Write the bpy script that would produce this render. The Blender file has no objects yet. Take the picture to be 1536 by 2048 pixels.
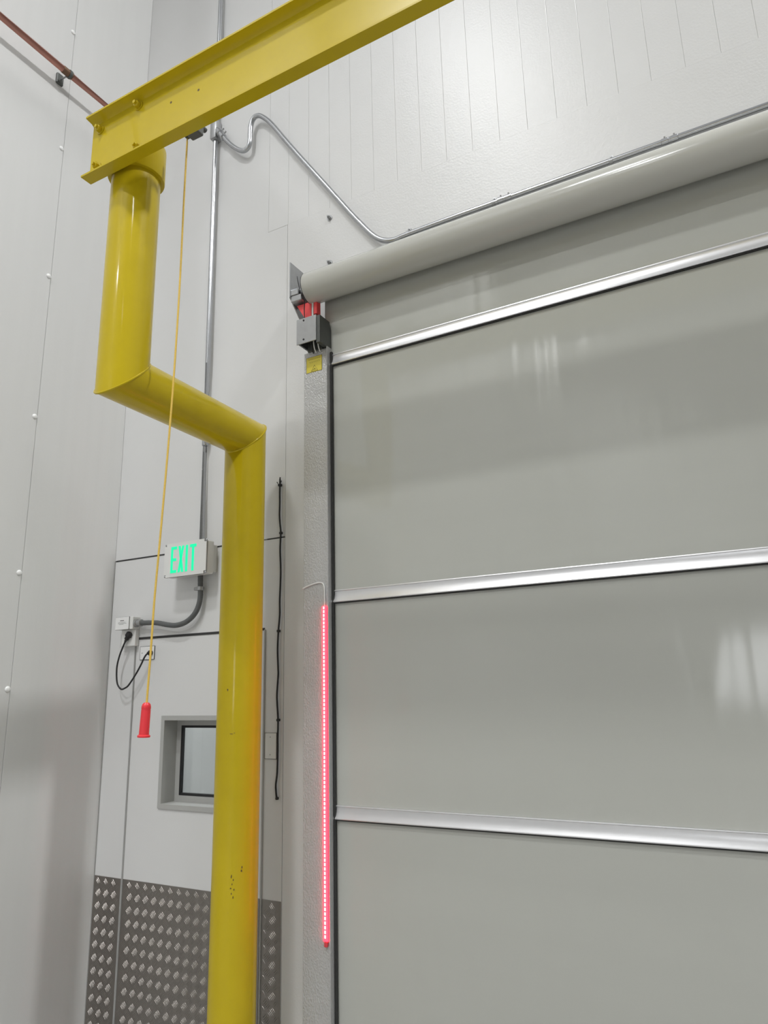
import bpy, bmesh, math, random
from mathutils import Vector, Matrix
random.seed(4)
scene = bpy.context.scene
col = scene.collection
PI = math.pi

# ------------------------------------------------------------------ camera
cam_d = bpy.data.cameras.new('camera')
cam = bpy.data.objects.new('camera', cam_d); col.objects.link(cam)
r = Vector((0.8781, 0.4779, -0.0250)); f = Vector((-0.4594, 0.8552, 0.2399))
f.normalize(); r = (r - f * r.dot(f)).normalized(); u = r.cross(f)
cam.matrix_world = Matrix(((r.x, u.x, -f.x, 0.0), (r.y, u.y, -f.y, -3.2), (r.z, u.z, -f.z, 1.95), (0, 0, 0, 1)))
cam_d.sensor_fit = 'VERTICAL'; cam_d.sensor_height = 36; cam_d.sensor_width = 27
cam_d.lens = 36 * 1416.3 / 2048
cam_d.clip_start = 0.05; cam_d.clip_end = 100
scene.camera = cam

# ------------------------------------------------------------------ world, lamps, exposure
w = bpy.data.worlds.new('world'); scene.world = w; w.use_nodes = True
w.node_tree.nodes['Background'].inputs[0].default_value = (0.9, 0.95, 1, 1)
w.node_tree.nodes['Background'].inputs[1].default_value = 0.0
vs = scene.view_settings
vs.view_transform = 'Standard'; vs.look = 'None'; vs.gamma = 1.0; vs.use_curve_mapping = False
vs.exposure = 0.0

def area(name, loc, sx, sy, power, rot=(0, 0, 0), color=(0.985, 0.995, 1.0), spread=180):
    l = bpy.data.lights.new(name, 'AREA'); l.shape = 'RECTANGLE'; l.size = sx; l.size_y = sy
    l.energy = power; l.color = color; l.spread = math.radians(spread)
    o = bpy.data.objects.new(name, l); col.objects.link(o); o.location = loc; o.rotation_euler = rot
    return o
# linear high-bay lamps hung below the ceiling
LZ = 10.0
for (lx, ly, lp) in ((-2.4, -4.5, 160), (-2.4, -7.3, 215), (-3.3, -11.8, 215), (3.4, -4.5, 75), (3.4, -7.3, 75), (3.4, -11.8, 30)):
    area('high_bay_lamp', (lx, ly, LZ), 0.9, 0.35, lp, spread=135)
area('wall_flood_lamp', (3.3, -0.78, LZ), 0.5, 0.3, 225, (0, math.radians(38), 0), spread=150)

# ------------------------------------------------------------------ materials
def nodes(name):
    m = bpy.data.materials.new(name); m.use_nodes = True
    nt = m.node_tree; b = nt.nodes['Principled BSDF']
    return m, nt, b

def mat(name, color, rough=0.5, metal=0.0, coat=0.0, bump=None, var=0.0, vscale=3.0, spec=0.5, emit=None, estr=0.0, stretch=(1, 1, 1)):
    """bump = (scale, strength, distance[, detail, stretch])"""
    m, nt, b = nodes(name)
    b.inputs['Base Color'].default_value = (*color, 1)
    b.inputs['Roughness'].default_value = rough
    b.inputs['Metallic'].default_value = metal
    b.inputs['Coat Weight'].default_value = coat
    b.inputs['Coat Roughness'].default_value = 0.08
    b.inputs['Specular IOR Level'].default_value = spec
    tc = nt.nodes.new('ShaderNodeTexCoord')
    if var:
        mp = nt.nodes.new('ShaderNodeMapping'); mp.inputs['Scale'].default_value = stretch
        nt.links.new(tc.outputs['Object'], mp.inputs[0])
        n = nt.nodes.new('ShaderNodeTexNoise'); n.inputs['Scale'].default_value = vscale; n.inputs['Detail'].default_value = 5
        nt.links.new(mp.outputs[0], n.inputs['Vector'])
        cr = nt.nodes.new('ShaderNodeMapRange'); cr.inputs[3].default_value = 1 - var; cr.inputs[4].default_value = 1 + var
        nt.links.new(n.outputs['Fac'], cr.inputs[0])
        mx = nt.nodes.new('ShaderNodeVectorMath'); mx.operation = 'SCALE'
        mx.inputs[0].default_value = color
        nt.links.new(cr.outputs[0], mx.inputs['Scale'])
        nt.links.new(mx.outputs[0], b.inputs['Base Color'])
    if bump:
        bl = bump if isinstance(bump, list) else [bump]
        prev = None
        for bb in bl:
            mp = nt.nodes.new('ShaderNodeMapping'); mp.inputs['Scale'].default_value = bb[4] if len(bb) > 4 else (1, 1, 1)
            nt.links.new(tc.outputs['Object'], mp.inputs[0])
            n = nt.nodes.new('ShaderNodeTexNoise'); n.inputs['Scale'].default_value = bb[0]
            n.inputs['Detail'].default_value = bb[3] if len(bb) > 3 else 2
            nt.links.new(mp.outputs[0], n.inputs['Vector'])
            bp = nt.nodes.new('ShaderNodeBump'); bp.inputs['Strength'].default_value = bb[1]; bp.inputs['Distance'].default_value = bb[2]
            nt.links.new(n.outputs['Fac'], bp.inputs['Height'])
            if prev: nt.links.new(prev.outputs[0], bp.inputs['Normal'])
            prev = bp
        nt.links.new(prev.outputs[0], b.inputs['Normal'])
    if emit:
        b.inputs['Emission Color'].default_value = (*emit, 1); b.inputs['Emission Strength'].default_value = estr
    return m

M = {}
M['wall'] = mat('white_panel_paint', (0.66, 0.66, 0.655), 0.36, bump=[(90, 0.16, 0.004, 3), (14, 0.05, 0.01, 2)], var=0.02, vscale=6)
M['wall_left'] = mat('white_ribbed_panel_paint', (0.62, 0.62, 0.61), 0.42, bump=[(60, 0.08, 0.004, 3), (22, 0.10, 0.006, 2, (0.1, 1, 0.01))], var=0.03, vscale=2.5, stretch=(1, 6, 0.3))
M['panel'] = mat('smooth_white_panel', (0.66, 0.66, 0.655), 0.38, bump=(5, 0.05, 0.01, 2), var=0.02, vscale=4)
M['far_wall'] = mat('grey_far_wall_paint', (0.55, 0.55, 0.54), 0.5, var=0.03)
M['caulk'] = mat('dark_joint_sealant', (0.03, 0.03, 0.03), 0.7, var=0.3, vscale=20)
M['substrate'] = mat('grey_joint_backing', (0.30, 0.30, 0.30), 0.7, var=0.2, vscale=20)
M['gasket'] = mat('grey_door_gasket', (0.30, 0.30, 0.29), 0.6, var=0.1, vscale=20)
M['concrete'] = mat('concrete_floor', (0.40, 0.397, 0.387), 0.45, var=0.15, vscale=2, bump=(40, 0.1, 0.004))
M['ceiling'] = mat('white_ceiling', (0.6, 0.6, 0.6), 0.6, var=0.03)
M['yellow'] = mat('yellow_gloss_paint', (0.50, 0.378, 0.008), 0.36, coat=0.38, spec=0.12, var=0.07, vscale=9, bump=[(70, 0.05, 0.002, 2), (7, 0.06, 0.008, 2)])
M['yellow_chip'] = mat('chipped_paint_primer', (0.10, 0.065, 0.015), 0.7, var=0.4, vscale=60)
M['curtain'] = mat('grey_vinyl_curtain', (0.43, 0.435, 0.40), 0.085, var=0.03, vscale=2.0, stretch=(0.6, 1, 3),
                   bump=[(3.2, 0.40, 0.012, 1, (2.4, 1, 0.35)), (400, 0.05, 0.0008, 1)])
M['tube'] = mat('grey_vinyl_roll', (0.47, 0.47, 0.435), 0.16, var=0.03, vscale=2.0, bump=(3, 0.08, 0.01, 1))
M['alu'] = mat('brushed_aluminium', (0.72, 0.72, 0.73), 0.32, metal=0.85, bump=(60, 0.06, 0.002, 2, (0.03, 1, 1)), var=0.04, vscale=10)
M['galv'] = mat('galvanised_steel', (0.37, 0.375, 0.38), 0.40, metal=0.75, var=0.12, vscale=30, bump=(30, 0.05, 0.002))
M['galv_tex'] = mat('stucco_embossed_galvanised_steel', (0.47, 0.47, 0.47), 0.36, metal=0.3, var=0.06, vscale=20, bump=[(170, 0.7, 0.005, 1, (1, 1, 0.6))])
M['galv_dark'] = mat('dark_zinc_steel', (0.10, 0.105, 0.10), 0.45, metal=0.5, var=0.15, vscale=20)
M['emt'] = mat('galvanised_conduit', (0.46, 0.47, 0.485), 0.24, metal=0.9, var=0.08, vscale=14, bump=(25, 0.03, 0.002))
M['flex'] = mat('grey_flexible_conduit', (0.10, 0.105, 0.105), 0.5, var=0.15, vscale=30)
M['black'] = mat('black_rubber', (0.012, 0.012, 0.013), 0.5, var=0.3, vscale=30)
M['brush'] = mat('black_edge_seal', (0.025, 0.025, 0.024), 0.8, var=0.3, vscale=80)
M['red'] = mat('red_plastic', (0.72, 0.035, 0.045), 0.35, var=0.06, vscale=20, spec=0.5)
M['red_block'] = mat('red_foam_block', (0.80, 0.07, 0.075), 0.5, var=0.08, vscale=40)
M['rope'] = mat('yellow_braided_rope', (0.70, 0.47, 0.085), 0.7, var=0.2, vscale=150, bump=(300, 0.5, 0.002))
M['copper'] = mat('weathered_copper', (0.44, 0.20, 0.155), 0.36, metal=0.5, var=0.3, vscale=9, stretch=(1, 0.4, 1))
M['copper_dark'] = mat('darkened_copper_joint', (0.16, 0.09, 0.055), 0.5, metal=0.5, var=0.4, vscale=30)
M['white_plastic'] = mat('white_plastic', (0.70, 0.70, 0.68), 0.38, var=0.02, vscale=10)
M['white_cap'] = mat('white_rivet_cap', (0.80, 0.80, 0.79), 0.4, var=0.02, vscale=10)
M['grey_frame'] = mat('grey_window_frame', (0.40, 0.40, 0.385), 0.42, var=0.05, vscale=12, bump=(30, 0.05, 0.002))
M['label_yellow'] = mat('yellow_label_film', (0.62, 0.52, 0.06), 0.3, var=0.04, vscale=30)
M['label_print'] = mat('dark_label_print', (0.13, 0.115, 0.02), 0.5, var=0.2, vscale=60)
M['label_faint'] = mat('faded_label_print', (0.42, 0.36, 0.05), 0.5, var=0.2, vscale=60)
M['label_white'] = mat('white_label_film', (0.78, 0.78, 0.77), 0.4, var=0.02, vscale=30)
M['grey_print'] = mat('grey_label_print', (0.16, 0.16, 0.16), 0.5, var=0.2, vscale=60)
M['tread'] = mat('aluminium_tread_plate', (0.27, 0.25, 0.23), 0.40, metal=0.85, var=0.10, vscale=8, bump=(160, 0.06, 0.001))
M['tread_lug'] = mat('lighter_aluminium_lugs', (0.36, 0.34, 0.315), 0.34, metal=0.9, var=0.10, vscale=18)  # lugs a little lighter and smoother than the plate
M['led_on'] = mat('lit_red_diode', (1, 0.3, 0.3), 0.4, var=0.01, emit=(1.0, 0.16, 0.13), estr=9)
M['led_strip'] = mat('lit_red_halo_cover', (0.8, 0.1, 0.1), 0.4, var=0.01, emit=(1.0, 0.012, 0.028), estr=7)  # red emission stands in for the bloom around the diodes
M['led_off'] = mat('red_strip_end_cap', (0.6, 0.05, 0.06), 0.4, var=0.05, vscale=20)
M['exit_on'] = mat('lit_green_letter', (0.0, 0.12, 0.06), 0.4, var=0.01, emit=(0.006, 0.86, 0.38), estr=1.05)
M['day'] = mat('bright_daylight_pane', (0.8, 0.8, 0.8), 0.4, var=0.01, emit=(0.95, 0.97, 1.0), estr=5.0)

def glass_mat():
    m = bpy.data.materials.new('window_glass'); m.use_nodes = True; nt = m.node_tree
    nt.nodes.remove(nt.nodes['Principled BSDF'])
    out = nt.nodes['Material Output']
    t = nt.nodes.new('ShaderNodeBsdfTransparent'); t.inputs[0].default_value = (0.92, 0.95, 0.95, 1)
    g = nt.nodes.new('ShaderNodeBsdfGlossy'); g.inputs['Roughness'].default_value = 0.02
    fr = nt.nodes.new('ShaderNodeValue'); fr.outputs[0].default_value = 0.16
    mx = nt.nodes.new('ShaderNodeMixShader')
    nt.links.new(fr.outputs[0], mx.inputs[0]); nt.links.new(t.outputs[0], mx.inputs[1]); nt.links.new(g.outputs[0], mx.inputs[2])
    nt.links.new(mx.outputs[0], out.inputs[0])
    return m
M['glass'] = glass_mat()

# ------------------------------------------------------------------ mesh helpers
def origin_of(p):
    v = Vector((0, 0, 0))
    while p is not None:
        v = v + p.location; p = p.parent
    return v

def obj(name, bm, m, parent=None, smooth=None, loc=None):
    """world-space bmesh -> one mesh object; vertices are made relative to the parent's origin"""
    me = bpy.data.meshes.new(name)
    bmesh.ops.recalc_face_normals(bm, faces=bm.faces)
    o0 = origin_of(parent) if parent else (Vector(loc) if loc else Vector((0, 0, 0)))
    bmesh.ops.translate(bm, verts=bm.verts, vec=-o0)
    bm.to_mesh(me); bm.free()
    me.materials.append(M[m] if isinstance(m, str) else m)
    if smooth is not None:
        for p in me.polygons: p.use_smooth = True
        me.set_sharp_from_angle(angle=math.radians(smooth))
    o = bpy.data.objects.new(name, me); col.objects.link(o)
    if parent: o.parent = parent
    elif loc: o.location = loc
    return o

def thing(name, label, cat, loc=(0, 0, 0), group=None):
    o = bpy.data.objects.new(name, None); col.objects.link(o); o.location = loc
    o.empty_display_size = 0.1
    o['label'] = label; o['category'] = cat
    if group: o['group'] = group
    return o

def tag(o, label, cat, group=None):
    o['label'] = label; o['category'] = cat
    if group: o['group'] = group
    return o

def struct(o, label=None, cat=None):
    o['kind'] = 'structure'
    if label: o['label'] = label; o['category'] = cat
    return o

def box(b, x0, x1, y0, y1, z0, z1, bev=0.0, seg=1):
    t = bmesh.new()
    vs_ = [t.verts.new((x, y, z)) for x in (x0, x1) for y in (y0, y1) for z in (z0, z1)]
    for q in ((0, 1, 3, 2), (4, 6, 7, 5), (0, 4, 5, 1), (2, 3, 7, 6), (0, 2, 6, 4), (1, 5, 7, 3)):
        t.faces.new([vs_[i] for i in q])
    bmesh.ops.recalc_face_normals(t, faces=t.faces)
    if bev:
        bmesh.ops.bevel(t, geom=list(t.edges), offset=bev, segments=seg, affect='EDGES', profile=0.5)
    me = bpy.data.meshes.new('tmp'); t.to_mesh(me); t.free(); b.from_mesh(me); bpy.data.meshes.remove(me)
    return b

def bx(x0, x1, y0, y1, z0, z1, bev=0.0, seg=1):
    return box(bmesh.new(), x0, x1, y0, y1, z0, z1, bev, seg)

def frame_of(d):
    d = d.normalized()
    a = Vector((0, 0, 1)) if abs(d.z) < 0.9 else Vector((1, 0, 0))
    s = d.cross(a).normalized(); t = s.cross(d).normalized()
    return s, t

def lathe(b, base, axis, prof, n=24, cap=True):
    """prof = [(radius, distance along axis)]"""
    base = Vector(base); axis = Vector(axis).normalized(); s, t = frame_of(axis)
    rings = []
    for rr, h in prof:
        rings.append([b.verts.new(base + axis * h + (s * math.cos(2 * PI * i / n) + t * math.sin(2 * PI * i / n)) * max(rr, 1e-5)) for i in range(n)])
    for k in range(len(rings) - 1):
        for i in range(n):
            b.faces.new((rings[k][i], rings[k][(i + 1) % n], rings[k + 1][(i + 1) % n], rings[k + 1][i]))
    if cap:
        b.faces.new(rings[0][::-1]); b.faces.new(rings[-1])
    return b

def cyl(b, base, axis, rad, h, n=24):
    return lathe(b, base, axis, [(rad, 0), (rad, h)], n)

def spline(pts, n=8):
    P = [Vector(p) for p in pts]; out = []
    for i in range(len(P) - 1):
        p0 = P[max(i - 1, 0)]; p1 = P[i]; p2 = P[i + 1]; p3 = P[min(i + 2, len(P) - 1)]
        for k in range(n):
            t = k / n
            out.append(0.5 * ((2 * p1) + (p2 - p0) * t + (2 * p0 - 5 * p1 + 4 * p2 - p3) * t * t + (3 * p1 - p0 - 3 * p2 + p3) * t ** 3))
    out.append(P[-1]); return out

def tube(b, pts, rad, n=12, ripple=None):
    P = [Vector(p) for p in pts]
    T = [(P[min(i + 1, len(P) - 1)] - P[max(i - 1, 0)]).normalized() for i in range(len(P))]
    s, t = frame_of(T[0]); rings = []
    for i, p in enumerate(P):
        if i:
            s = (s - T[i] * s.dot(T[i])).normalized(); t = s.cross(T[i]).normalized()
            t = T[i].cross(s).normalized()
        rr = rad if not ripple else rad * (1 + ripple * (1 if i % 2 else -1))
        rings.append([b.verts.new(p + (s * math.cos(2 * PI * k / n) + t * math.sin(2 * PI * k / n)) * rr) for k in range(n)])
    for i in range(len(rings) - 1):
        for k in range(n):
            b.faces.new((rings[i][k], rings[i][(k + 1) % n], rings[i + 1][(k + 1) % n], rings[i + 1][k]))
    b.faces.new(rings[0][::-1]); b.faces.new(rings[-1])
    return b

def prism(b, poly, axis, a0, a1):
    """extrude a 2-D polygon: axis 'x' -> poly is (y,z), 'y' -> (x,z), 'z' -> (x,y)"""
    def P(p, a):
        return {'x': (a, p[0], p[1]), 'y': (p[0], a, p[1]), 'z': (p[0], p[1], a)}[axis]
    lo = [b.verts.new(P(p, a0)) for p in poly]; hi = [b.verts.new(P(p, a1)) for p in poly]
    n = len(poly)
    b.faces.new(lo[::-1]); b.faces.new(hi)
    for i in range(n): b.faces.new((lo[i], lo[(i + 1) % n], hi[(i + 1) % n], hi[i]))
    return b

def hexbolt(b, c, axis, rad, h, washer=0.0):
    c = Vector(c); ax = Vector(axis).normalized()
    if washer:
        lathe(b, c, ax, [(washer, 0), (washer, h * 0.2)], 16); c = c + ax * h * 0.2
    lathe(b, c, ax, [(rad, 0), (rad, h * 0.8), (rad * 0.85, h)], 6)
    lathe(b, c + ax * h * 0.95, ax, [(rad * 0.5, 0), (rad * 0.5, h * 0.6)], 10)
    return b

# ================================================================== ROOM
LX = -3.73; RX = 7.0; BY = -14.0; CZ = 10.6
floor = struct(obj('floor', bx(LX - 0.2, RX + 0.2, BY - 0.2, 0.2, -0.15, 0), 'concrete'))
ceiling = struct(obj('ceiling', bx(LX - 0.2, RX + 0.2, BY - 0.2, 0.2, CZ, CZ + 0.15), 'ceiling'))
struct(obj('wall_right', bx(RX, RX + 0.15, BY, 0, 0, CZ), 'far_wall'))
b = bmesh.new()
box(b, LX, -1.0, BY - 0.15, BY, 0, CZ); box(b, 1.1, RX, BY - 0.15, BY, 0, CZ)
box(b, -1.0, 1.1, BY - 0.15, BY, 0, 1.45); box(b, -1.0, 1.1, BY - 0.15, BY, 2.85, CZ)
struct(obj('wall_back', b, 'far_wall'))
wb = obj('window_1', bx(-1.0, 1.1, BY - 0.12, BY - 0.09, 1.45, 2.85), 'day'); struct(wb)

# ---- left wall: insulated panels with narrow joints and white rivet caps
wl = struct(obj('wall_left', bx(LX - 0.15, LX - 0.012, BY, 0.15, 0, CZ), 'substrate'))
ys = [0.0, -0.655]
while ys[-1] > BY: ys.append(max(ys[-1] - 1.12, BY))
for i in range(len(ys) - 1):
    obj('wall_panel', bx(LX - 0.012, LX, ys[i + 1] + 0.0008, ys[i] - (0.0008 if i else 0), 0, CZ, 0.0016), 'wall_left', wl)
for z in (1.25, 1.99, 2.635, 3.585, 4.534, 5.49, 6.45, 7.4):
    obj('rivet_cap', lathe(bmesh.new(), (LX, -0.672, z), (1, 0, 0), [(0.016, 0), (0.0155, 0.004), (0.011, 0.008), (0.004, 0.0095)], 14), 'white_cap', wl, 50)

# ---- front wall
DX0, DX1, DZ = -3.502, -2.492, 2.288         # man-door opening
wf_b = bmesh.new()
box(wf_b, LX - 0.15, DX0 - 0.02, 0.012, 0.15, 0, CZ); box(wf_b, DX1 + 0.02, RX + 0.15, 0.012, 0.15, 0, CZ)
box(wf_b, DX0 - 0.02, DX1 + 0.02, 0.012, 0.15, DZ + 0.02, CZ)
wf = struct(obj('wall_front', wf_b, 'substrate'))
SEAM = 2.792
# smooth panel beside the corner, above the man door
b = bmesh.new()
prism(b, [(LX, SEAM + 0.004), (-2.362, SEAM + 0.004), (-2.362, 4.822), (-2.516, 4.822), (-2.516, CZ), (LX, CZ)], 'y', 0.0, 0.012)
obj('smooth_panel', b, 'panel', wf)
# flashing round the roller door (legs and header in one sheet)
b = bmesh.new()
prism(b, [(-2.358, 0), (-2.02, 0), (-2.02, 3.85), (1.72, 3.85), (1.72, 0), (2.06, 0), (2.06, 4.822), (-2.358, 4.822)], 'y', -0.003, 0.012)
obj('door_flashing', b, 'wall', wf)
# upper cladding boards
x = -2.516; k = 0
while x < 1.9:
    obj('cladding_board', bx(x + 0.0002, x + 0.1572 - 0.0002, 0.0, 0.012, 4.8235, CZ, 0.0016), 'wall', wf)
    x += 0.1572; k += 1
obj('wide_panel', bx(x + 0.002, RX, 0.0, 0.012, 4.826, CZ, 0.002), 'panel', wf)
obj('wide_panel', bx(2.064, RX, 0.0, 0.012, 0, 4.822, 0.002), 'panel', wf)
obj('wide_panel', bx(-2.02, 1.72, 0.0, 0.012, 0, 3.85), 'panel', wf)
# surround of the man door (a proud sheet with a dark sealed joint above)
b = bmesh.new()
prism(b, [(LX, 0), (DX0, 0), (DX0, DZ), (DX1, DZ), (DX1, 0), (-2.362, 0), (-2.362, SEAM - 0.004), (LX, SEAM - 0.004)], 'y', -0.002, 0.012)
obj('door_surround', b, 'panel', wf)
obj('joint_sealant', bx(LX + 0.012, -2.80, -0.0035, 0.01, SEAM - 0.0045, SEAM + 0.0045), 'caulk', wf)
obj('joint_sealant', bx(-2.485, -2.362, -0.003, 0.01, SEAM - 0.002, SEAM + 0.002), 'caulk', wf)
obj('corner_bead', bx(LX, LX + 0.006, -0.006, 0.0, 0, SEAM), 'gasket', wf)
for (bxx, bz, lab) in ((-2.043, 4.75, 'zinc hex anchor bolt alone on the white flashing below the bent conduit'),
                       (-2.045, 4.44, 'zinc hex anchor bolt peeking out just above the end of the roll tube')):
    tag(obj('anchor_bolt', hexbolt(bmesh.new(), (bxx, -0.003, bz), (0, -1, 0), 0.011, 0.016, 0.019), 'galv', None, 30), lab, 'bolt', 'anchor bolts above the roller door')

# ---- room behind the man door, seen through its window
bh = bmesh.new()
box(bh, -4.2, -2.0, 1.9, 2.0, 0, 3.0); box(bh, -4.3, -4.2, 0.15, 2.0, 0, 3.0); box(bh, -2.0, -1.9, 0.15, 2.0, 0, 3.0)
box(bh, -4.3, -1.9, 0.15, 2.0, 3.0, 3.1); box(bh, -4.3, -1.9, 0.15, 2.0, -0.1, 0)
struct(obj('wall_beyond', bh, 'panel'))
area('corridor_fill', (-3.1, 1.0, 2.95), 0.9, 0.25, 26)  # added fill light, brightens the view through the door glass

# ---- man door
d1 = bpy.data.objects.new('door_1', None); col.objects.link(d1); d1.location = (-3.0, 0.06, 0); d1['kind'] = 'structure'
WX0, WX1, WZ0, WZ1 = -3.243, -2.76, 1.306, 1.818
b = bmesh.new()
L0, L1 = DX0 + 0.010, DX1 - 0.006
for q in ((L0, WX0 + 0.02, 0.0, DZ - 0.014), (WX1 - 0.02, L1, 0.0, DZ - 0.014), (WX0 + 0.02, WX1 - 0.02, 0.0, WZ0 + 0.02), (WX0 + 0.02, WX1 - 0.02, WZ1 - 0.02, DZ - 0.014)):
    box(b, q[0], q[1], 0.0, 0.14, q[2] + 0.01 if q[2] == 0 else q[2], q[3])
obj('door_leaf', b, 'panel', d1)
obj('side_gasket', bx(DX0, L0 + 0.001, -0.006, 0.10, 0.0, DZ - 0.008, 0.002), 'gasket', d1)
obj('side_gasket', bx(L1, DX1, 0.006, 0.10, 0.0, DZ - 0.008), 'caulk', d1)
obj('top_gasket', bx(DX0, DX1, -0.003, 0.10, DZ - 0.014, DZ), 'caulk', d1)
obj('jamb_trim', bx(DX1 + 0.0, DX1 + 0.008, -0.012, -0.002, 0.0, DZ - 0.01, 0.002), 'grey_frame', d1)
# window in the door: proud grey frame, deep reveal, bead, glass
wfm = bmesh.new(); fw = 0.026
for q in ((WX0, WX1, WZ1 - fw, WZ1), (WX0, WX1, WZ0, WZ0 + fw), (WX0, WX0 + fw, WZ0 + fw, WZ1 - fw), (WX1 - fw, WX1, WZ0 + fw, WZ1 - fw)):
    box(wfm, q[0], q[1], -0.008, 0.0, q[2], q[3])
for q in ((WX0 + fw - 0.004, WX1 - fw + 0.004, WZ1 - fw, WZ1 - fw + 0.004), (WX0 + fw - 0.004, WX1 - fw + 0.004, WZ0 + fw - 0.004, WZ0 + fw),
          (WX0 + fw - 0.004, WX0 + fw, WZ0 + fw, WZ1 - fw), (WX1 - fw, WX1 - fw + 0.004, WZ0 + fw, WZ1 - fw)):
    box(wfm, q[0], q[1], 0.0, 0.14, q[2], q[3])
wo = obj('window_frame', wfm, 'grey_frame', d1)
GX0, GX1, GZ0, GZ1 = WX0 + fw, WX1 - fw, WZ0 + fw, WZ1 - fw
for nm, g, mm in (('inner_bead', 0.040, 'grey_frame'), ('glazing_seal', 0.014, 'black')):
    b = bmesh.new(); o_ = 0.0 if nm == 'inner_bead' else 0.034
    yy0, yy1 = (0.098, 0.112) if nm == 'inner_bead' else (0.0985, 0.116)
    e = g if nm == 'inner_bead' else o_ + g
    a = o_
    if nm == 'inner_bead': e = 0.034
    box(b, GX0 + a, GX1 - a, yy0, yy1, GZ0 + a, GZ0 + e); box(b, GX0 + a, GX1 - a, yy0, yy1, GZ1 - e, GZ1 - a)
    box(b, GX0 + a, GX0 + e, yy0, yy1, GZ0 + e, GZ1 - e); box(b, GX1 - e, GX1 - a, yy0, yy1, GZ0 + e, GZ1 - e)
    obj(nm, b, mm, wo)
obj('glass_pane', bx(GX0 + 0.03, GX1 - 0.03, 0.112, 0.118, GZ0 + 0.03, GZ1 - 0.03), 'glass', wo)

# ---- tread-plate kick plates
def lug_field(x0, x1, z0, z1, yf):
    b = bmesh.new(); px, pz = 0.0635, 0.068; zt = 0.912 - 0.056
    nz = int((z1 - z0) / pz) + 3
    for orient in (1, -1):
        for j in range(-1, nz):
            for i in range(-2, int((x1 + 3.75) / px) + 3):
                cx = -3.715 + i * px + (px / 2 if orient < 0 else 0); cz = zt - j * pz - (pz / 2 if orient < 0 else 0)
                d = Vector((1, 0, 1.1 * orient)).normalized(); nrm = Vector((-d.z, 0, d.x))
                for k in range(5):
                    c = Vector((cx, yf, cz)) + nrm * (k - 2) * 0.0088
                    L = 0.0185 - abs(k - 2) * 0.0022; wd = 0.0013
                    if not (x0 + 0.002 < c.x - L and c.x + L < x1 - 0.002 and z0 < c.z - L and c.z + L < z1 - 0.003): continue
                    h = Vector((0, -0.0016, 0))
                    v = [b.verts.new(c - d * L), b.verts.new(c - d * L * 0.6 + nrm * wd), b.verts.new(c + d * L * 0.6 + nrm * wd), b.verts.new(c + d * L),
                         b.verts.new(c + d * L * 0.6 - nrm * wd), b.verts.new(c - d * L * 0.6 - nrm * wd), b.verts.new(c - d * L * 0.62 + h), b.verts.new(c + d * L * 0.62 + h)]
                    for q in ((0, 1, 6), (1, 2, 7, 6), (2, 3, 7), (3, 4, 7), (4, 5, 6, 7), (5, 0, 6)): b.faces.new([v[t] for t in q])
    return b
KZ = 0.912
for (x0, x1, yb, lab, par) in ((LX + 0.004, DX0 - 0.004, -0.002, 'narrow diamond tread kick plate in the corner left of the white door', 0),
                               (L0 + 0.003, L1 - 0.003, 0.0, 'wide diamond tread aluminium kick plate along the bottom of the white door', 0),
                               (DX1 + 0.010, -2.364, -0.002, 'narrow diamond tread kick plate between yellow post and roller door guide', 0)):
    t = thing('kick_plate', lab, 'kick plate', ((x0 + x1) / 2, yb, 0.01), 'tread plate kick plates')
    obj('plate', bx(x0, x1, yb - 0.003, yb, 0.01, KZ, 0.0006), 'tread', t)
    lu = obj('tread_lugs', lug_field(x0, x1, 0.015, KZ, yb - 0.003), 'tread_lug', t, 25); lu['kind'] = 'stuff'

# ================================================================== ROLLER DOOR
YC = -0.080                                     # curtain plane
rd = thing('roller_door', 'large grey roll-up curtain door with aluminium ribs and roll tube overhead', 'roller door', (-0.15, -0.08, 0))
CX0, CX1 = -2.03, 1.73
ribs = [3.748, 2.412, 1.366, 0.30]
zz = [4.17] + ribs + [0.02]
for i in range(len(zz) - 1):
    hi = zz[i] - (0.02 if i else 0); lo = zz[i + 1] + (0.02 if i < len(zz) - 2 else 0)
    obj('curtain_section', bx(CX0, CX1, YC - 0.002, YC + 0.002, lo - 0.012, hi + 0.012), 'curtain', rd)
for z in ribs:
    # extruded rib: thin top ledge, concave cove, rounded foot
    pr = [(YC - 0.0025, 0.034), (YC - 0.013, 0.033), (YC - 0.014, 0.029), (YC - 0.010, 0.026), (YC - 0.009, 0.018), (YC - 0.010, 0.006), (YC - 0.013, -0.008),
          (YC - 0.018, -0.020), (YC - 0.020, -0.026), (YC - 0.018, -0.030), (YC - 0.0025, -0.031)]
    b = prism(bmesh.new(), [(y, z + dz) for y, dz in pr], 'x', CX0, CX1)
    ro = obj('wind_rib', b, 'alu', rd, 40)
    obj('rib_gasket', bx(CX0, CX1, YC - 0.013, YC - 0.0025, z - 0.0365, z - 0.031), 'brush', ro)
TY, TZ, TR = -0.172, 4.184, 0.0925
TX0, TX1 = -2.075, 1.80
tb = lathe(bmesh.new(), (TX0, TY, TZ), (1, 0, 0), [(TR * 0.98, 0), (TR, 0.004), (TR, TX1 - TX0)], 72)
obj('roll_tube', tb, 'tube', rd, 40)
obj('tube_end_ring', lathe(bmesh.new(), (TX0 - 0.004, TY, TZ), (1, 0, 0), [(TR * 0.6, -0.001), (TR * 0.985, 0), (TR * 0.985, 0.004)], 48), 'black', rd, 40)
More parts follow.
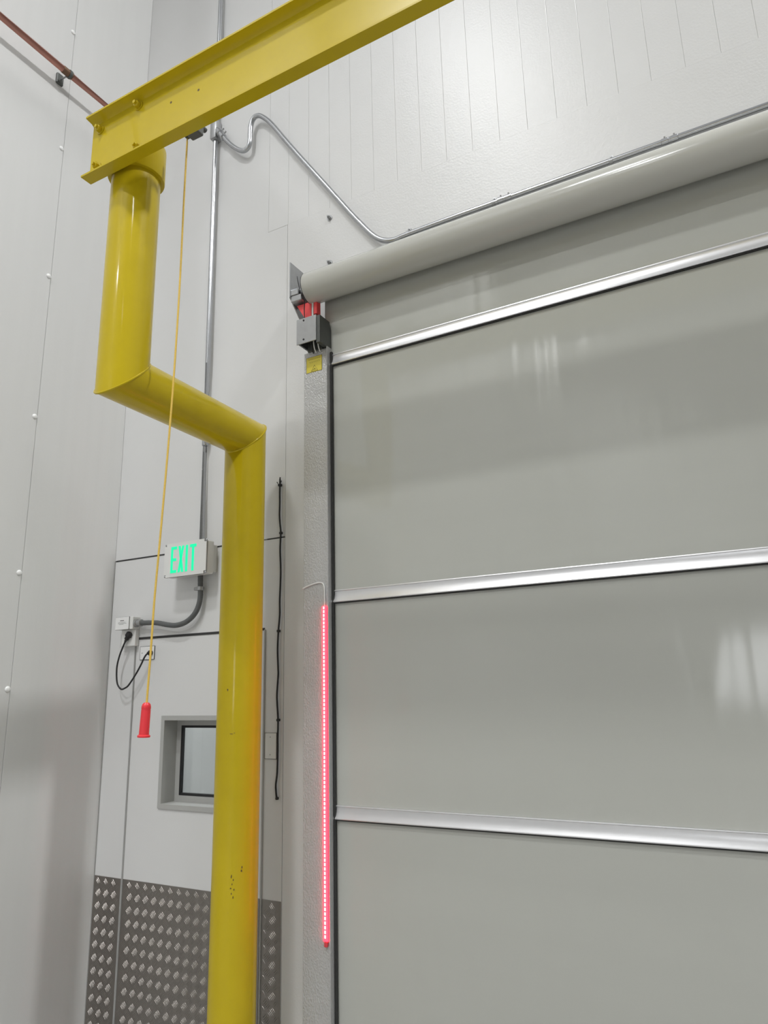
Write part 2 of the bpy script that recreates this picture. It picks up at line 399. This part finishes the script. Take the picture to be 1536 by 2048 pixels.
# side guides
def guide(x0, x1, s):
    """x0 outer edge, x1 inner edge (towards the curtain)"""
    g = obj('side_guide', bx(min(x0, x1), max(x0, x1), -0.125, -0.004, 0.0, 3.815, 0.003, 2), 'galv_tex', rd)
    obj('guide_lip', bx(min(x1, x1 + s * 0.0045), max(x1, x1 + s * 0.0045), -0.131, -0.04, 0.0, 3.825, 0.0012), 'galv_tex', g)
    xx = (x1 + s * 0.0045, x1 + s * 0.018)
    obj('edge_seal', bx(min(xx), max(xx), -0.1, -0.084, 0.0, 3.80, 0.004), 'brush', g)
    xo = (x0, x0 - s * 0.004)
    return g
gl = guide(-2.146, -1.992, 1)
gr = guide(1.846, 1.692, -1)
# galvanised end bracket carrying the roll tube
for s, xb in ((1, -2.185), (-1, 1.885)):
    b = prism(bmesh.new(), [(-0.215, 4.372), (-0.004, 4.372), (-0.004, 4.00), (-0.06, 4.00), (-0.215, 4.145)], 'x', xb - 0.003, xb + 0.003)
    br = obj('end_bracket', b, 'galv', rd)
    obj('bracket_flange', bx(min(xb, xb + s * 0.05), max(xb, xb + s * 0.05), -0.010, -0.004, 4.0, 4.40), 'galv', br)
    obj('bracket_screw', cyl(bmesh.new(), (xb + s * 0.003, -0.10, 4.335), (s, 0, 0), 0.008, 0.006, 12), 'black', br)
    b = bmesh.new(); lathe(b, (xb, TY, TZ), (s, 0, 0), [(0.03, 0.002), (0.03, 0.03), (0.022, 0.032), (0.022, 0.11)], 20)
    obj('tube_axle', b, 'emt', br, 40)
    b = bmesh.new(); box(b, min(xb, xb + s * 0.075), max(xb, xb + s * 0.075), -0.205, -0.12, 4.115, 4.155, 0.004)
    box(b, min(xb, xb + s * 0.055), max(xb, xb + s * 0.055), -0.208, -0.195, 4.155, 4.19, 0.003)
    obj('bearing_block', b, 'galv', br)
# red blocks under the tube end and a spacer rod between them
obj('red_block', prism(bmesh.new(), [(-2.165, 4.104), (-2.066, 4.104), (-2.066, 4.01), (-2.110, 4.01)], 'y', -0.17, -0.13), 'red_block', rd)
obj('red_block', bx(-2.050, -2.028, -0.17, -0.13, 4.02, 4.104, 0.002), 'red_block', rd)
obj('spacer_rod', cyl(bmesh.new(), (-2.058, -0.166, 3.96), (0, 0, 1), 0.006, 0.15, 12), 'white_plastic', rd, 40)
obj('drive_cable', tube(bmesh.new(), spline([(-2.09, -0.275, 4.215), (-2.083, -0.268, 4.16), (-2.075, -0.25, 4.10), (-2.085, -0.21, 4.09), (-2.10, -0.19, 4.05), (-2.10, -0.185, 3.98)], 6), 0.0028, 8), 'black', rd, 60)
# sensor housing on the top of the left guide
hb = bmesh.new()
prism(hb, [(-0.2, 3.985), (-0.10, 3.985), (-0.07, 3.90), (-0.07, 3.82), (-0.2, 3.82)], 'x', -2.012, -1.988)
box(hb, -2.135, -2.012, -0.196, -0.09, 3.965, 3.982); box(hb, -2.138, -2.128, -0.196, -0.10, 3.84, 3.982)
ho = obj('head_housing', hb, 'galv_dark', rd)
obj('cover_plate', bx(-2.142, -2.010, -0.206, -0.200, 3.834, 3.990, 0.0015), 'galv', ho)
for z in (3.975, 3.857): obj('cover_screw', lathe(bmesh.new(), (-2.093, -0.206, z), (0, -1, 0), [(0.006, 0), (0.005, 0.003)], 10), 'black', ho)
for xx in (-2.075, -2.058, -2.03):
    obj('housing_wire', tube(bmesh.new(), spline([(xx, -0.15, 3.95), (xx + 0.004, -0.165, 3.87), (xx, -0.15, 3.82), (xx - 0.002, -0.13, 3.80)], 5), 0.0035, 8), 'white_plastic' if xx > -2.07 else 'black', ho, 60)
obj('inner_block', bx(-2.12, -2.02, -0.13, -0.08, 3.815, 3.93, 0.004), 'galv_dark', ho)

# ---- yellow warning label on the guide
wlb = thing('warning_label', 'yellow warning sticker with triangle symbol at the top of the door guide', 'label', (-2.076, -0.1255, 3.735))
obj('label_film', bx(-2.129, -2.023, -0.1262, -0.1252, 3.688, 3.782), 'label_yellow', wlb)
b = bmesh.new()
for q in ((-2.129, -2.1272, 3.688, 3.782), (-2.0248, -2.023, 3.688, 3.782), (-2.129, -2.023, 3.7805, 3.782), (-2.129, -2.023, 3.688, 3.6892)):
    box(b, q[0], q[1], -0.1266, -0.1260, q[2], q[3])
obj('printed_border', b, 'label_print', wlb)
b = bmesh.new()
for i, z in enumerate((3.770, 3.764, 3.752, 3.746)):
    xx = -2.118 + 0.004 * i
    while xx < -2.036:
        L = random.uniform(0.005, 0.012); box(b, xx, min(xx + L, -2.034), -0.1266, -0.1260, z, z + 0.003); xx += L + 0.003
obj('printed_lines', b, 'label_faint', wlb)
b = bmesh.new()
cx, cz, h = -2.073, 3.693, 0.036
for (p, q_) in (((-0.021, 0), (0, h)), ((0, h), (0.021, 0)), ((0.021, 0), (-0.021, 0))):
    P0 = Vector((cx + p[0], -0.1264, cz + p[1])); P1 = Vector((cx + q_[0], -0.1264, cz + q_[1])); tube(b, [P0, P1], 0.0012, 6)
tube(b, [(cx - 0.006, -0.1264, cz + 0.006), (cx, -0.1264, cz + 0.018)], 0.0012, 6)
tube(b, [(cx + 0.006, -0.1264, cz + 0.006), (cx, -0.1264, cz + 0.018)], 0.0012, 6)
tube(b, [(cx - 0.008, -0.1264, cz + 0.012), (cx + 0.008, -0.1264, cz + 0.012)], 0.0010, 6)
obj('triangle_symbol', b, 'label_print', wlb)

# ---- red led strip on the guide
ls = thing('led_strip', 'glowing red led strip running down the galvanised door guide', 'led strip', (-2.010, -0.126, 1.6))
Z0, Z1 = 0.826, 2.362
obj('strip_halo_cover', bx(-2.0235, -1.9965, -0.1385, -0.1255, Z0 - 0.012, Z1, 0.003), 'led_strip', ls)  # cover widened and lit to imitate the diodes' red halo
obj('end_cap', bx(-2.0185, -2.0015, -0.137, -0.1255, Z0 - 0.035, Z0 - 0.012, 0.002), 'led_off', ls)
n = 80; me0 = None
for i in range(n):
    z = Z0 + (Z1 - Z0) * (i + 0.5) / n
    if me0 is None:
        o = obj('diode', bx(-2.0142, -2.0058, -0.1405, -0.1385, z - 0.0068, z + 0.0068, 0.0008), 'led_on', ls)
        me0 = o.data; zref = z
    else:
        o = bpy.data.objects.new('diode', me0); col.objects.link(o); o.parent = ls; o.location = (0, 0, z - zref)
wr = tube(bmesh.new(), spline([(-2.150, -0.10, 2.462), (-2.146, -0.128, 2.464), (-2.11, -0.129, 2.476), (-2.06, -0.129, 2.486), (-2.028, -0.129, 2.484), (-2.015, -0.129, 2.468), (-2.011, -0.129, 2.44), (-2.010, -0.129, 2.362)], 6), 0.0036, 8)
obj('feed_wire', wr, 'white_plastic', ls, 60)

# ================================================================== YELLOW GOAL-POST GUARD
gp = thing('header_guard', 'yellow painted steel goal post guard with offset pipe leg and channel beam', 'barrier', (-2.41, -0.31, 0))
PR = 0.1095; N = 64
def mitred(pts, parent):
    P = [Vector(p) for p in pts]; segs = [(P[i + 1] - P[i]).normalized() for i in range(len(P) - 1)]
    names = ('lower_pipe', 'offset_pipe', 'upper_pipe')
    for i in range(len(P) - 1):
        d = segs[i]; s, t = frame_of(d); b = bmesh.new(); rings = []
        for e, (pt, other) in enumerate(((P[i], segs[i - 1] if i else None), (P[i + 1], segs[i + 1] if i + 1 < len(segs) else None))):
            nrm = d if other is None else (d + other).normalized()
            ring = []
            for k in range(N):
                q = pt + (s * math.cos(2 * PI * k / N) + t * math.sin(2 * PI * k / N)) * PR
                q = q - d * ((q - pt).dot(nrm) / d.dot(nrm)); ring.append(q)
            rings.append(ring)
        nr = 6; vr = []
        for j in range(nr + 1): vr.append([b.verts.new(rings[0][k].lerp(rings[1][k], j / nr)) for k in range(N)])
        for j in range(nr):
            for k in range(N): b.faces.new((vr[j][k], vr[j][(k + 1) % N], vr[j + 1][(k + 1) % N], vr[j + 1][k]))
        b.faces.new(vr[0][::-1]); b.faces.new(vr[-1])
        obj(names[i], b, 'yellow', parent, 50)
        if i + 1 < len(segs):
            rg = rings[1] + [rings[1][0]]
            wb_ = bmesh.new(); tube(wb_, [q + (q - P[i + 1]).normalized() * 0.0005 for q in rg], 0.0045, 6)
            obj('weld_bead', wb_, 'yellow', parent, 60)
ZO = 3.30; ZT = 4.42
mitred([(-2.41, -0.31, 0.0), (-2.405, -0.31, ZO), (-2.345, -1.215, ZO - 0.01), (-2.345, -1.215, ZT)], gp)
mitred([(2.12, -0.31, 0.0), (2.12, -0.31, ZO), (2.05, -1.215, ZO - 0.01), (2.05, -1.215, ZT)], gp)
for xx in (-2.345, 2.05):
    obj('top_collar', lathe(bmesh.new(), (xx, -1.215, 4.292), (0, 0, 1), [(PR + 0.001, 0), (0.126, 0), (0.128, 0.003), (0.128, 0.17), (0.12, 0.176)], 48), 'yellow', gp, 40)
    obj('back_plate', bx(xx - 0.13, xx + 0.13, -1.350, -1.330, 4.265, 4.545, 0.002), 'yellow', gp)
for xx in (-2.41, 2.12):
    obj('base_plate', bx(xx - 0.17, xx + 0.17, -0.31 - 0.17, -0.31 + 0.17, 0, 0.02, 0.003), 'yellow', gp)
# channel beam: web at the back, both flanges towards the room
YW = -1.350; CB, CT = 4.238, 4.566; FB = 0.056
prof = [(YW, CB), (YW, CT), (YW - FB, CT), (YW - FB, CT - 0.009), (YW - 0.022, CT - 0.014), (YW - 0.011, CT - 0.022), (YW - 0.010, CT - 0.03),
        (YW - 0.010, CB + 0.03), (YW - 0.011, CB + 0.022), (YW - 0.022, CB + 0.014), (YW - FB, CB + 0.009), (YW - FB, CB)]
obj('channel_beam', prism(bmesh.new(), prof, 'x', -2.488, 2.20), 'yellow', gp, 30)
for (xx, z) in ((-2.190, 4.523), (-2.437, 4.507), (-2.178, 4.296), (-2.437, 4.305), (1.92, 4.523), (2.17, 4.507), (1.92, 4.296), (2.17, 4.305)):
    obj('beam_bolt', hexbolt(bmesh.new(), (xx, YW - 0.010, z), (0, -1, 0), 0.0165, 0.018, 0.024), 'yellow', gp, 30)
for (xx, z) in ((-1.99, 4.446), (-1.831, 4.433)):
    obj('paint_chip', cyl(bmesh.new(), (xx, YW - 0.0098, z), (0, -1, 0), 0.006, 0.0006, 9), 'yellow_chip', gp)
def chip(th, z, wd, h, seed):
    rnd = random.Random(seed); b = bmesh.new(); n_ = 9; R = PR + 0.0006; vs_ = []
    for k in range(n_):
        a = 2 * PI * k / n_; q = rnd.uniform(0.5, 1.1)
        t = math.radians(th) + wd * q * math.cos(a) / PR; vs_.append(b.verts.new((-2.408 + R * math.cos(t), -0.31 + R * math.sin(t), z + h * q * math.sin(a))))
    b.faces.new(vs_); obj('paint_chip', b, 'yellow_chip', gp)
for i, c in enumerate(((4, 2.186, 0.02, 0.006), (8, 2.205, 0.012, 0.003), (9, 1.969, 0.02, 0.006), (-81, 1.955, 0.005, 0.008), (-34, 1.155, 0.004, 0.007), (-35, 1.138, 0.004, 0.006),
                       (-59, 1.118, 0.003, 0.010), (-54, 1.103, 0.004, 0.006), (-57, 1.085, 0.003, 0.005), (-60, 1.068, 0.005, 0.004), (-52, 1.062, 0.003, 0.006), (-58, 1.045, 0.003, 0.005),
                       (-54, 1.03, 0.003, 0.007), (-68, 1.748, 0.012, 0.002), (-60, 1.752, 0.006, 0.0015))):
    chip(*c, i)

# ---- pull switch behind the beam, its cord and red grip
ps = thing('pull_switch', 'small grey pull switch box fixed behind the yellow beam', 'switch', (-2.0, -1.35, 4.42))
obj('switch_body', bx(-2.010, -1.945, -1.349, -1.20, 4.375, 4.50, 0.006, 2), 'flex', ps)
obj('switch_arm', bx(-2.105, -2.00, -1.16, -1.14, 4.470, 4.490, 0.003), 'galv_dark', ps)
obj('arm_pivot', cyl(bmesh.new(), (-2.00, -1.21, 4.480), (0, 1, 0), 0.012, 0.075, 14), 'galv_dark', ps, 40)
pc = thing('hanging_rope', 'thin yellow rope pull cord with red grip hanging in front of the post', 'pull cord', (-2.165, -1.15, 1.8))
pts = [(-2.097, 4.478), (-2.099, 4.137), (-2.099, 3.726), (-2.105, 3.342), (-2.115, 3.046), (-2.128, 2.763), (-2.141, 2.512), (-2.152, 2.31), (-2.157, 2.114), (-2.1645, 1.90)]
obj('rope', tube(bmesh.new(), spline([(x_, -1.15, z_) for x_, z_ in pts], 8), 0.0042, 10), 'rope', pc, 60)
tp = Vector((-2.1645, -1.15, 1.915)); bt = Vector((-2.1705, -1.15, 1.786)); ax = bt - tp; L = ax.length
gpf = [(0.004, 0.0), (0.010, 0.001), (0.0150, 0.006), (0.0175, 0.014), (0.0180, 0.022), (0.0170, 0.026), (0.0178, 0.030), (0.0188, L - 0.014), (0.0192, L - 0.010), (0.024, L - 0.007), (0.0245, L - 0.002), (0.023, L)]
obj('grip', lathe(bmesh.new(), tp, ax, gpf, 28), 'red', pc, 35)

# ================================================================== CONDUITS AND PIPES
cr = 0.0165
vc = thing('conduit', 'straight vertical steel conduit running down the wall to the exit sign', 'conduit', (-2.966, -0.03, 2.85))
obj('tube_run', tube(bmesh.new(), [(-2.955, -0.033, 2.80), (-2.961, -0.033, 4.0), (-2.967, -0.033, 5.68), (-2.972, -0.033, CZ)], cr, 20), 'emt', vc, 60)
for z in (3.44, 7.0): obj('coupling', lathe(bmesh.new(), (-2.958 - 0.0028 * (z - 3.4), -0.033, z), (0, 0, 1), [(0.018, 0), (0.0195, 0.003), (0.0195, 0.05), (0.018, 0.053)], 20), 'emt', vc, 40)
obj('conduit_body', bx(-2.994, -2.942, -0.066, -0.002, 5.70, 5.86, 0.008, 2), 'galv', vc, 40)
for z in (5.0, 6.4):
    st_ = bmesh.new(); lathe(st_, (-2.9645, -0.033, z), (0, 0, 1), [(0.0185, 0), (0.0185, 0.02)], 20); box(st_, -2.9645, -2.93, -0.010, -0.001, z, z + 0.02)
    if z > 6: obj('pipe_strap', st_, 'galv', vc, 40)
    else: st_.free()
sc = thing('bent_conduit', 'S-bent steel conduit dropping diagonally and running on above the roll tube', 'conduit', (-1.5, -0.05, 4.4))
sp = [(-2.945, 5.775), (-2.915, 5.728), (-2.886, 5.690), (-2.83, 5.61), (-2.775, 5.548), (-2.728, 5.507), (-2.69, 5.492), (-2.660, 5.507), (-2.648, 5.545), (-2.648, 5.60), (-2.645, 5.66), (-2.630, 5.708), (-2.600, 5.725), (-2.555, 5.703),
      (-2.477, 5.614), (-2.355, 5.425), (-2.233, 5.238), (-2.05, 4.965), (-1.87, 4.694), (-1.79, 4.58), (-1.737, 4.508), (-1.69, 4.457), (-1.64, 4.424), (-1.58, 4.408), (-1.50, 4.413), (-1.2, 4.418)]
ctr = [(x_, -0.045, z_) for x_, z_ in sp] + [(-0.9, -0.04, 4.422), (0.3, -0.04, 4.425), (1.75, -0.04, 4.425)]
obj('bent_tube', tube(bmesh.new(), spline(ctr, 5), cr, 18), 'emt', sc, 60)
dd = Vector((0.055, 0, -0.085)).normalized()
b = bmesh.new(); lathe(b, (-2.938, -0.045, 5.765), dd, [(0.022, 0), (0.022, 0.02), (0.026, 0.021), (0.026, 0.045), (0.021, 0.047), (0.021, 0.085), (0.024, 0.086), (0.024, 0.10), (0.018, 0.102)], 18)
cn = obj('connector', b, 'emt', sc, 35)
p_ = Vector((-2.938, -0.045, 5.765)) + dd * 0.035; q_ = dd.cross(Vector((0, 1, 0))).normalized()
if q_.z < 0: q_ = -q_
for off in (0.0, 0.04): obj('set_screw', cyl(bmesh.new(), p_ + dd * off + q_ * 0.02, q_, 0.0055, 0.022, 8), 'galv', cn)
for xx in (-1.497, -0.99, -0.383, 0.6):
    b = bmesh.new(); lathe(b, (xx - 0.008, -0.041, 4.42), (1, 0, 0), [(0.0185, 0), (0.0185, 0.016)], 18); box(b, xx - 0.008, xx + 0.008, -0.022, -0.003, 4.425, 4.468, 0.001)
    so = obj('pipe_strap', b, 'galv', sc, 40)
    obj('strap_screw', hexbolt(bmesh.new(), (xx, -0.022, 4.454), (0, -1, 0), 0.007, 0.010), 'galv', so, 30)
for xx in (-0.965, -0.15):
    b = bmesh.new(); lathe(b, (xx, -0.041, 4.422), (1, 0, 0), [(0.0175, 0), (0.020, 0.002), (0.020, 0.03), (0.0185, 0.032), (0.0185, 0.042), (0.020, 0.044), (0.020, 0.072), (0.0175, 0.075)], 18)
    co = obj('coupling', b, 'emt', sc, 35)
    for o_ in (0.016, 0.058): obj('set_screw', cyl(bmesh.new(), (xx + o_, -0.041, 4.438), (0, -0.25, 1), 0.004, 0.014, 8), 'galv', co)

cp = thing('copper_pipe', 'reddish copper pipe carried along the left wall up high', 'pipe', (-3.63, -0.75, 5.98))
b = tube(bmesh.new(), [(-3.63, -0.02, 5.985), (-3.63, -0.745, 5.985)], 0.0215, 20); obj('pipe_run', b, 'copper', cp, 60)
b = tube(bmesh.new(), [(-3.63, -0.745, 5.985), (-3.63, -6.0, 5.985)], 0.0215, 20); obj('pipe_run', b, 'copper', cp, 60)
obj('soldered_sleeve', lathe(bmesh.new(), (-3.63, -0.715, 5.985), (0, -1, 0), [(0.022, 0), (0.0245, 0.002), (0.0245, 0.07), (0.022, 0.072)], 20), 'copper_dark', cp, 40)
obj('clamp_ring', lathe(bmesh.new(), (-3.63, -0.725, 5.985), (0, -1, 0), [(0.0245, 0), (0.029, 0.001), (0.029, 0.018), (0.0245, 0.019)], 20), 'galv_dark', cp, 40)
obj('standoff_rod', cyl(bmesh.new(), (-3.655, -0.735, 5.985), (-1, 0, 0), 0.0055, 0.07, 10), 'galv', cp, 40)
obj('wall_foot', bx(LX, LX + 0.018, -0.765, -0.715, 5.945, 6.025, 0.004), 'galv_dark', cp)

# ================================================================== EXIT SIGN
ex = thing('exit_sign', 'white weatherproof exit sign with glowing green letters above the door', 'exit sign', (-3.0, 0, 2.72))
EX0, EX1, EZ0, EZ1 = -3.166, -2.836, 2.616, 2.821
obj('mounting_back', bx(EX0 + 0.03, EX1 - 0.02, -0.05, -0.0, EZ0 + 0.02, EZ1 - 0.02, 0.006, 2), 'white_plastic', ex)
obj('housing', bx(EX0 + 0.003, EX1 - 0.003, -0.112, -0.048, EZ0 + 0.003, EZ1 - 0.003, 0.010, 3), 'white_plastic', ex, 40)
c_ = 0.016
poly = [(EX0 + c_, EZ0), (EX1 - c_, EZ0), (EX1 - c_, EZ0 + c_), (EX1, EZ0 + c_), (EX1, EZ1 - c_), (EX1 - c_, EZ1 - c_), (EX1 - c_, EZ1), (EX0 + c_, EZ1), (EX0 + c_, EZ1 - c_), (EX0, EZ1 - c_), (EX0, EZ0 + c_), (EX0 + c_, EZ0 + c_)]
obj('cover_seal', prism(bmesh.new(), [(x_ + (0.0008 if x_ > -3 else -0.0008), z_ + (0.0008 if z_ > 2.72 else -0.0008)) for x_, z_ in poly], 'y', -0.1165, -0.112), 'flex', ex)
obj('face_cover', prism(bmesh.new(), poly, 'y', -0.122, -0.1165), 'white_plastic', ex)
for x_ in (EX0 + 0.007, EX1 - 0.007):
    for z_ in (EZ0 + 0.007, EZ1 - 0.007):
        obj('cover_screw', lathe(bmesh.new(), (x_, -0.112, z_), (0, -1, 0), [(0.007, 0), (0.007, 0.006), (0.004, 0.0085)], 12), 'galv', ex, 40)
obj('test_button', lathe(bmesh.new(), (-3.09, -0.09, EZ0 + 0.004), (0, 0, -1), [(0.008, 0), (0.007, 0.006), (0.003, 0.008)], 14), 'white_cap', ex, 40)
def glyph(name, polys):
    b = bmesh.new()
    for p in polys: prism(b, p, 'y', -0.1236, -0.1215)
    obj(name, b, 'exit_on', ex)
z0, z1, st = 2.640, 2.799, 0.017
def rect(a0, a1, c0, c1): return [(a0, c0), (a1, c0), (a1, c1), (a0, c1)]
xE = -3.112
glyph('letter_e', [rect(xE, xE + st, z0, z1), rect(xE + st, xE + 0.046, z1 - st, z1), rect(xE + st, xE + 0.044, 2.7195 - st / 2, 2.7195 + st / 2), rect(xE + st, xE + 0.048, z0, z0 + st)])
xX = -3.054; wX = 0.046
glyph('letter_x', [[(xX, z0), (xX + st, z0), (xX + wX, z1), (xX + wX - st, z1)], [(xX + wX - st, z0), (xX + wX, z0), (xX + st, z1), (xX, z1)]])
glyph('letter_i', [rect(-2.995, -2.995 + st, z0, z1)])
xT = -2.962
glyph('letter_t', [rect(xT, xT + 0.050, z1 - st, z1), rect(xT + 0.025 - st / 2, xT + 0.025 + st / 2, z0, z1 - st)])

# ---- grey flexible conduit from the sign to the socket box
fc = thing('flexible_conduit', 'dark grey flexible conduit curving from exit sign to socket box', 'conduit', (-3.1, -0.04, 2.35))
fp = spline([(-2.945, -0.045, 2.64), (-2.945, -0.042, 2.56), (-2.944, -0.04, 2.50), (-2.953, -0.04, 2.45), (-2.975, -0.04, 2.408), (-3.01, -0.04, 2.375), (-3.06, -0.04, 2.350), (-3.13, -0.04, 2.339), (-3.20, -0.04, 2.347), (-3.30, -0.04, 2.365), (-3.44, -0.04, 2.372)], 8)
obj('hose', tube(bmesh.new(), fp, 0.0155, 14, 0.02), 'flex', fc, 60)
b = bmesh.new(); lathe(b, (-2.945, -0.042, 2.532), (0, 0, 1), [(0.021, 0), (0.021, 0.022)], 14); box(b, -2.985, -2.96, -0.055, -0.002, 2.534, 2.552, 0.002)
obj('hose_clamp', b, 'galv', fc, 40)
obj('end_fitting', lathe(bmesh.new(), (-3.465, -0.04, 2.372), (1, 0, 0), [(0.024, 0), (0.024, 0.014), (0.019, 0.016), (0.019, 0.035), (0.022, 0.036), (0.022, 0.05), (0.017, 0.052)], 14), 'galv', fc, 40)

# ---- socket box with printed cover, plug under it
jb = thing('socket_box', 'small white surface socket box with printed cover beside the left wall', 'socket', (-3.55, 0, 2.34))
obj('box_body', bx(-3.612, -3.470, -0.060, -0.002, 2.337, 2.414, 0.004, 2), 'white_plastic', jb)
obj('cover_gasket', bx(-3.618, -3.498, -0.0625, -0.060, 2.336, 2.416), 'flex', jb)
obj('cover', bx(-3.6165, -3.4995, -0.066, -0.0625, 2.3375, 2.4145, 0.0008), 'label_white', jb)
b = bmesh.new()
box(b, -3.576, -3.542, -0.0665, -0.0658, 2.390, 2.395)
for z in (2.380, 2.374, 2.368):
    xx = -3.592 + (0.012 if z < 2.37 else 0)
    while xx < (-3.527 if z > 2.37 else -3.545):
        l_ = random.uniform(0.004, 0.010); box(b, xx, xx + l_, -0.0664, -0.0658, z, z + 0.0022); xx += l_ + 0.0025
obj('printed_text', b, 'grey_print', jb)
obj('lower_box', bx(-3.590, -3.470, -0.035, -0.002, 2.235, 2.337, 0.004, 2), 'white_plastic', jb)
op = thing('socket_plate', 'square white flush socket plate holding the black cable plug on the door', 'socket', (-3.393, 0, 2.19))
obj('plate', bx(-3.4525, -3.3335, -0.005, 0, 2.1505, 2.2285, 0.001), 'label_white', op)
b = bmesh.new()
for q in ((-3.4525, -3.3335, 2.1485, 2.1505), (-3.4525, -3.3335, 2.2285, 2.2305), (-3.4545, -3.4525, 2.1485, 2.2305), (-3.3335, -3.3312, 2.1485, 2.2305)): box(b, q[0], q[1], -0.0045, 0, q[2], q[3])
obj('plate_gasket', b, 'caulk', op)
for xx in (-3.435, -3.350): obj('plate_screw', lathe(bmesh.new(), (xx, -0.005, 2.19), (0, -1, 0), [(0.004, 0), (0.003, 0.0015)], 10), 'galv', op)
pw = thing('power_cord', 'black power cord looping from socket box plug to the door plate', 'cord', (-3.53, -0.05, 2.0))
cpts = [(-3.522, -0.048, 2.285), (-3.540, -0.05, 2.259), (-3.560, -0.05, 2.222), (-3.578, -0.05, 2.184), (-3.594, -0.05, 2.13), (-3.597, -0.05, 2.085), (-3.590, -0.05, 2.03), (-3.575, -0.05, 1.998), (-3.545, -0.05, 1.977), (-3.51, -0.05, 1.985), (-3.483, -0.05, 2.002),
        (-3.428, -0.05, 2.065), (-3.390, -0.048, 2.122), (-3.372, -0.045, 2.158), (-3.362, -0.035, 2.180), (-3.360, -0.012, 2.187)]
obj('cord', tube(bmesh.new(), spline(cpts, 7), 0.0052, 10), 'black', pw, 60)
pd = Vector((-0.045, 0, -0.06)).normalized()
obj('plug', lathe(bmesh.new(), (-3.503, -0.046, 2.318), pd, [(0.010, 0), (0.020, 0.006), (0.021, 0.028), (0.015, 0.034), (0.014, 0.050), (0.0075, 0.056), (0.007, 0.068)], 12), 'black', pw, 40)
obj('cord_gland', lathe(bmesh.new(), (-3.3585, -0.005, 2.189), (0, -1, -0.15), [(0.016, 0), (0.016, 0.014), (0.010, 0.018), (0.008, 0.028)], 14), 'black', pw, 40)

# ---- blank switch plate and loose black wire right of the yellow post
sw = thing('blank_plate', 'white blank electrical cover plate on the wall behind the black wire', 'cover plate', (-2.44, -0.002, 1.66))
obj('plate', bx(-2.476, -2.402, -0.007, -0.003, 1.595, 1.725, 0.001), 'white_plastic', sw)
b = bmesh.new()
for q in ((-2.478, -2.400, 1.5925, 1.595), (-2.478, -2.400, 1.725, 1.7268), (-2.4782, -2.476, 1.5925, 1.7268), (-2.402, -2.400, 1.5925, 1.7268)): box(b, q[0], q[1], -0.006, -0.002, q[2], q[3])
obj('plate_edge', b, 'flex', sw)
for z in (1.615, 1.705): obj('plate_screw', lathe(bmesh.new(), (-2.442, -0.007, z), (0, -1, 0), [(0.0035, 0), (0.0025, 0.0015)], 10), 'galv', sw)
bw = thing('loose_wire', 'thin wavy black wire clipped vertically to the wall beside the door guide', 'wire', (-2.39, -0.012, 1.4))
wp = [(-2.390, 3.145), (-2.391, 3.056), (-2.390, 2.99), (-2.391, 2.922), (-2.387, 2.87), (-2.381, 2.815), (-2.384, 2.717), (-2.379, 2.62), (-2.379, 2.546), (-2.383, 2.43), (-2.382, 2.351), (-2.390, 2.264), (-2.394, 2.162), (-2.389, 2.06), (-2.388, 2.028),
      (-2.395, 1.93), (-2.393, 1.88), (-2.386, 1.793), (-2.387, 1.70), (-2.386, 1.641), (-2.388, 1.53), (-2.396, 1.47), (-2.395, 1.44), (-2.390, 1.40)]
obj('wire', tube(bmesh.new(), spline([(x_, -0.014, z_) for x_, z_ in wp], 6), 0.0052, 10), 'black', bw, 60)
for x_, z_, s_ in ((-2.391, 3.10, 1.0), (-2.381, 2.815, 0.8), (-2.390, 2.264, 0.8), (-2.386, 1.793, 0.8), (-2.389, 1.40, 0.6)):
    b = bmesh.new(); box(b, x_ - 0.012 * s_, x_ + 0.010 * s_, -0.020, -0.002, z_ - 0.007, z_ + 0.007, 0.003)
    if s_ == 1.0: tube(b, [(x_ - 0.018, -0.018, z_ + 0.02), (x_, -0.018, z_ - 0.01), (x_ + 0.014, -0.018, z_ + 0.024)], 0.0025, 6)
    obj('cable_clip', b, 'black', bw)
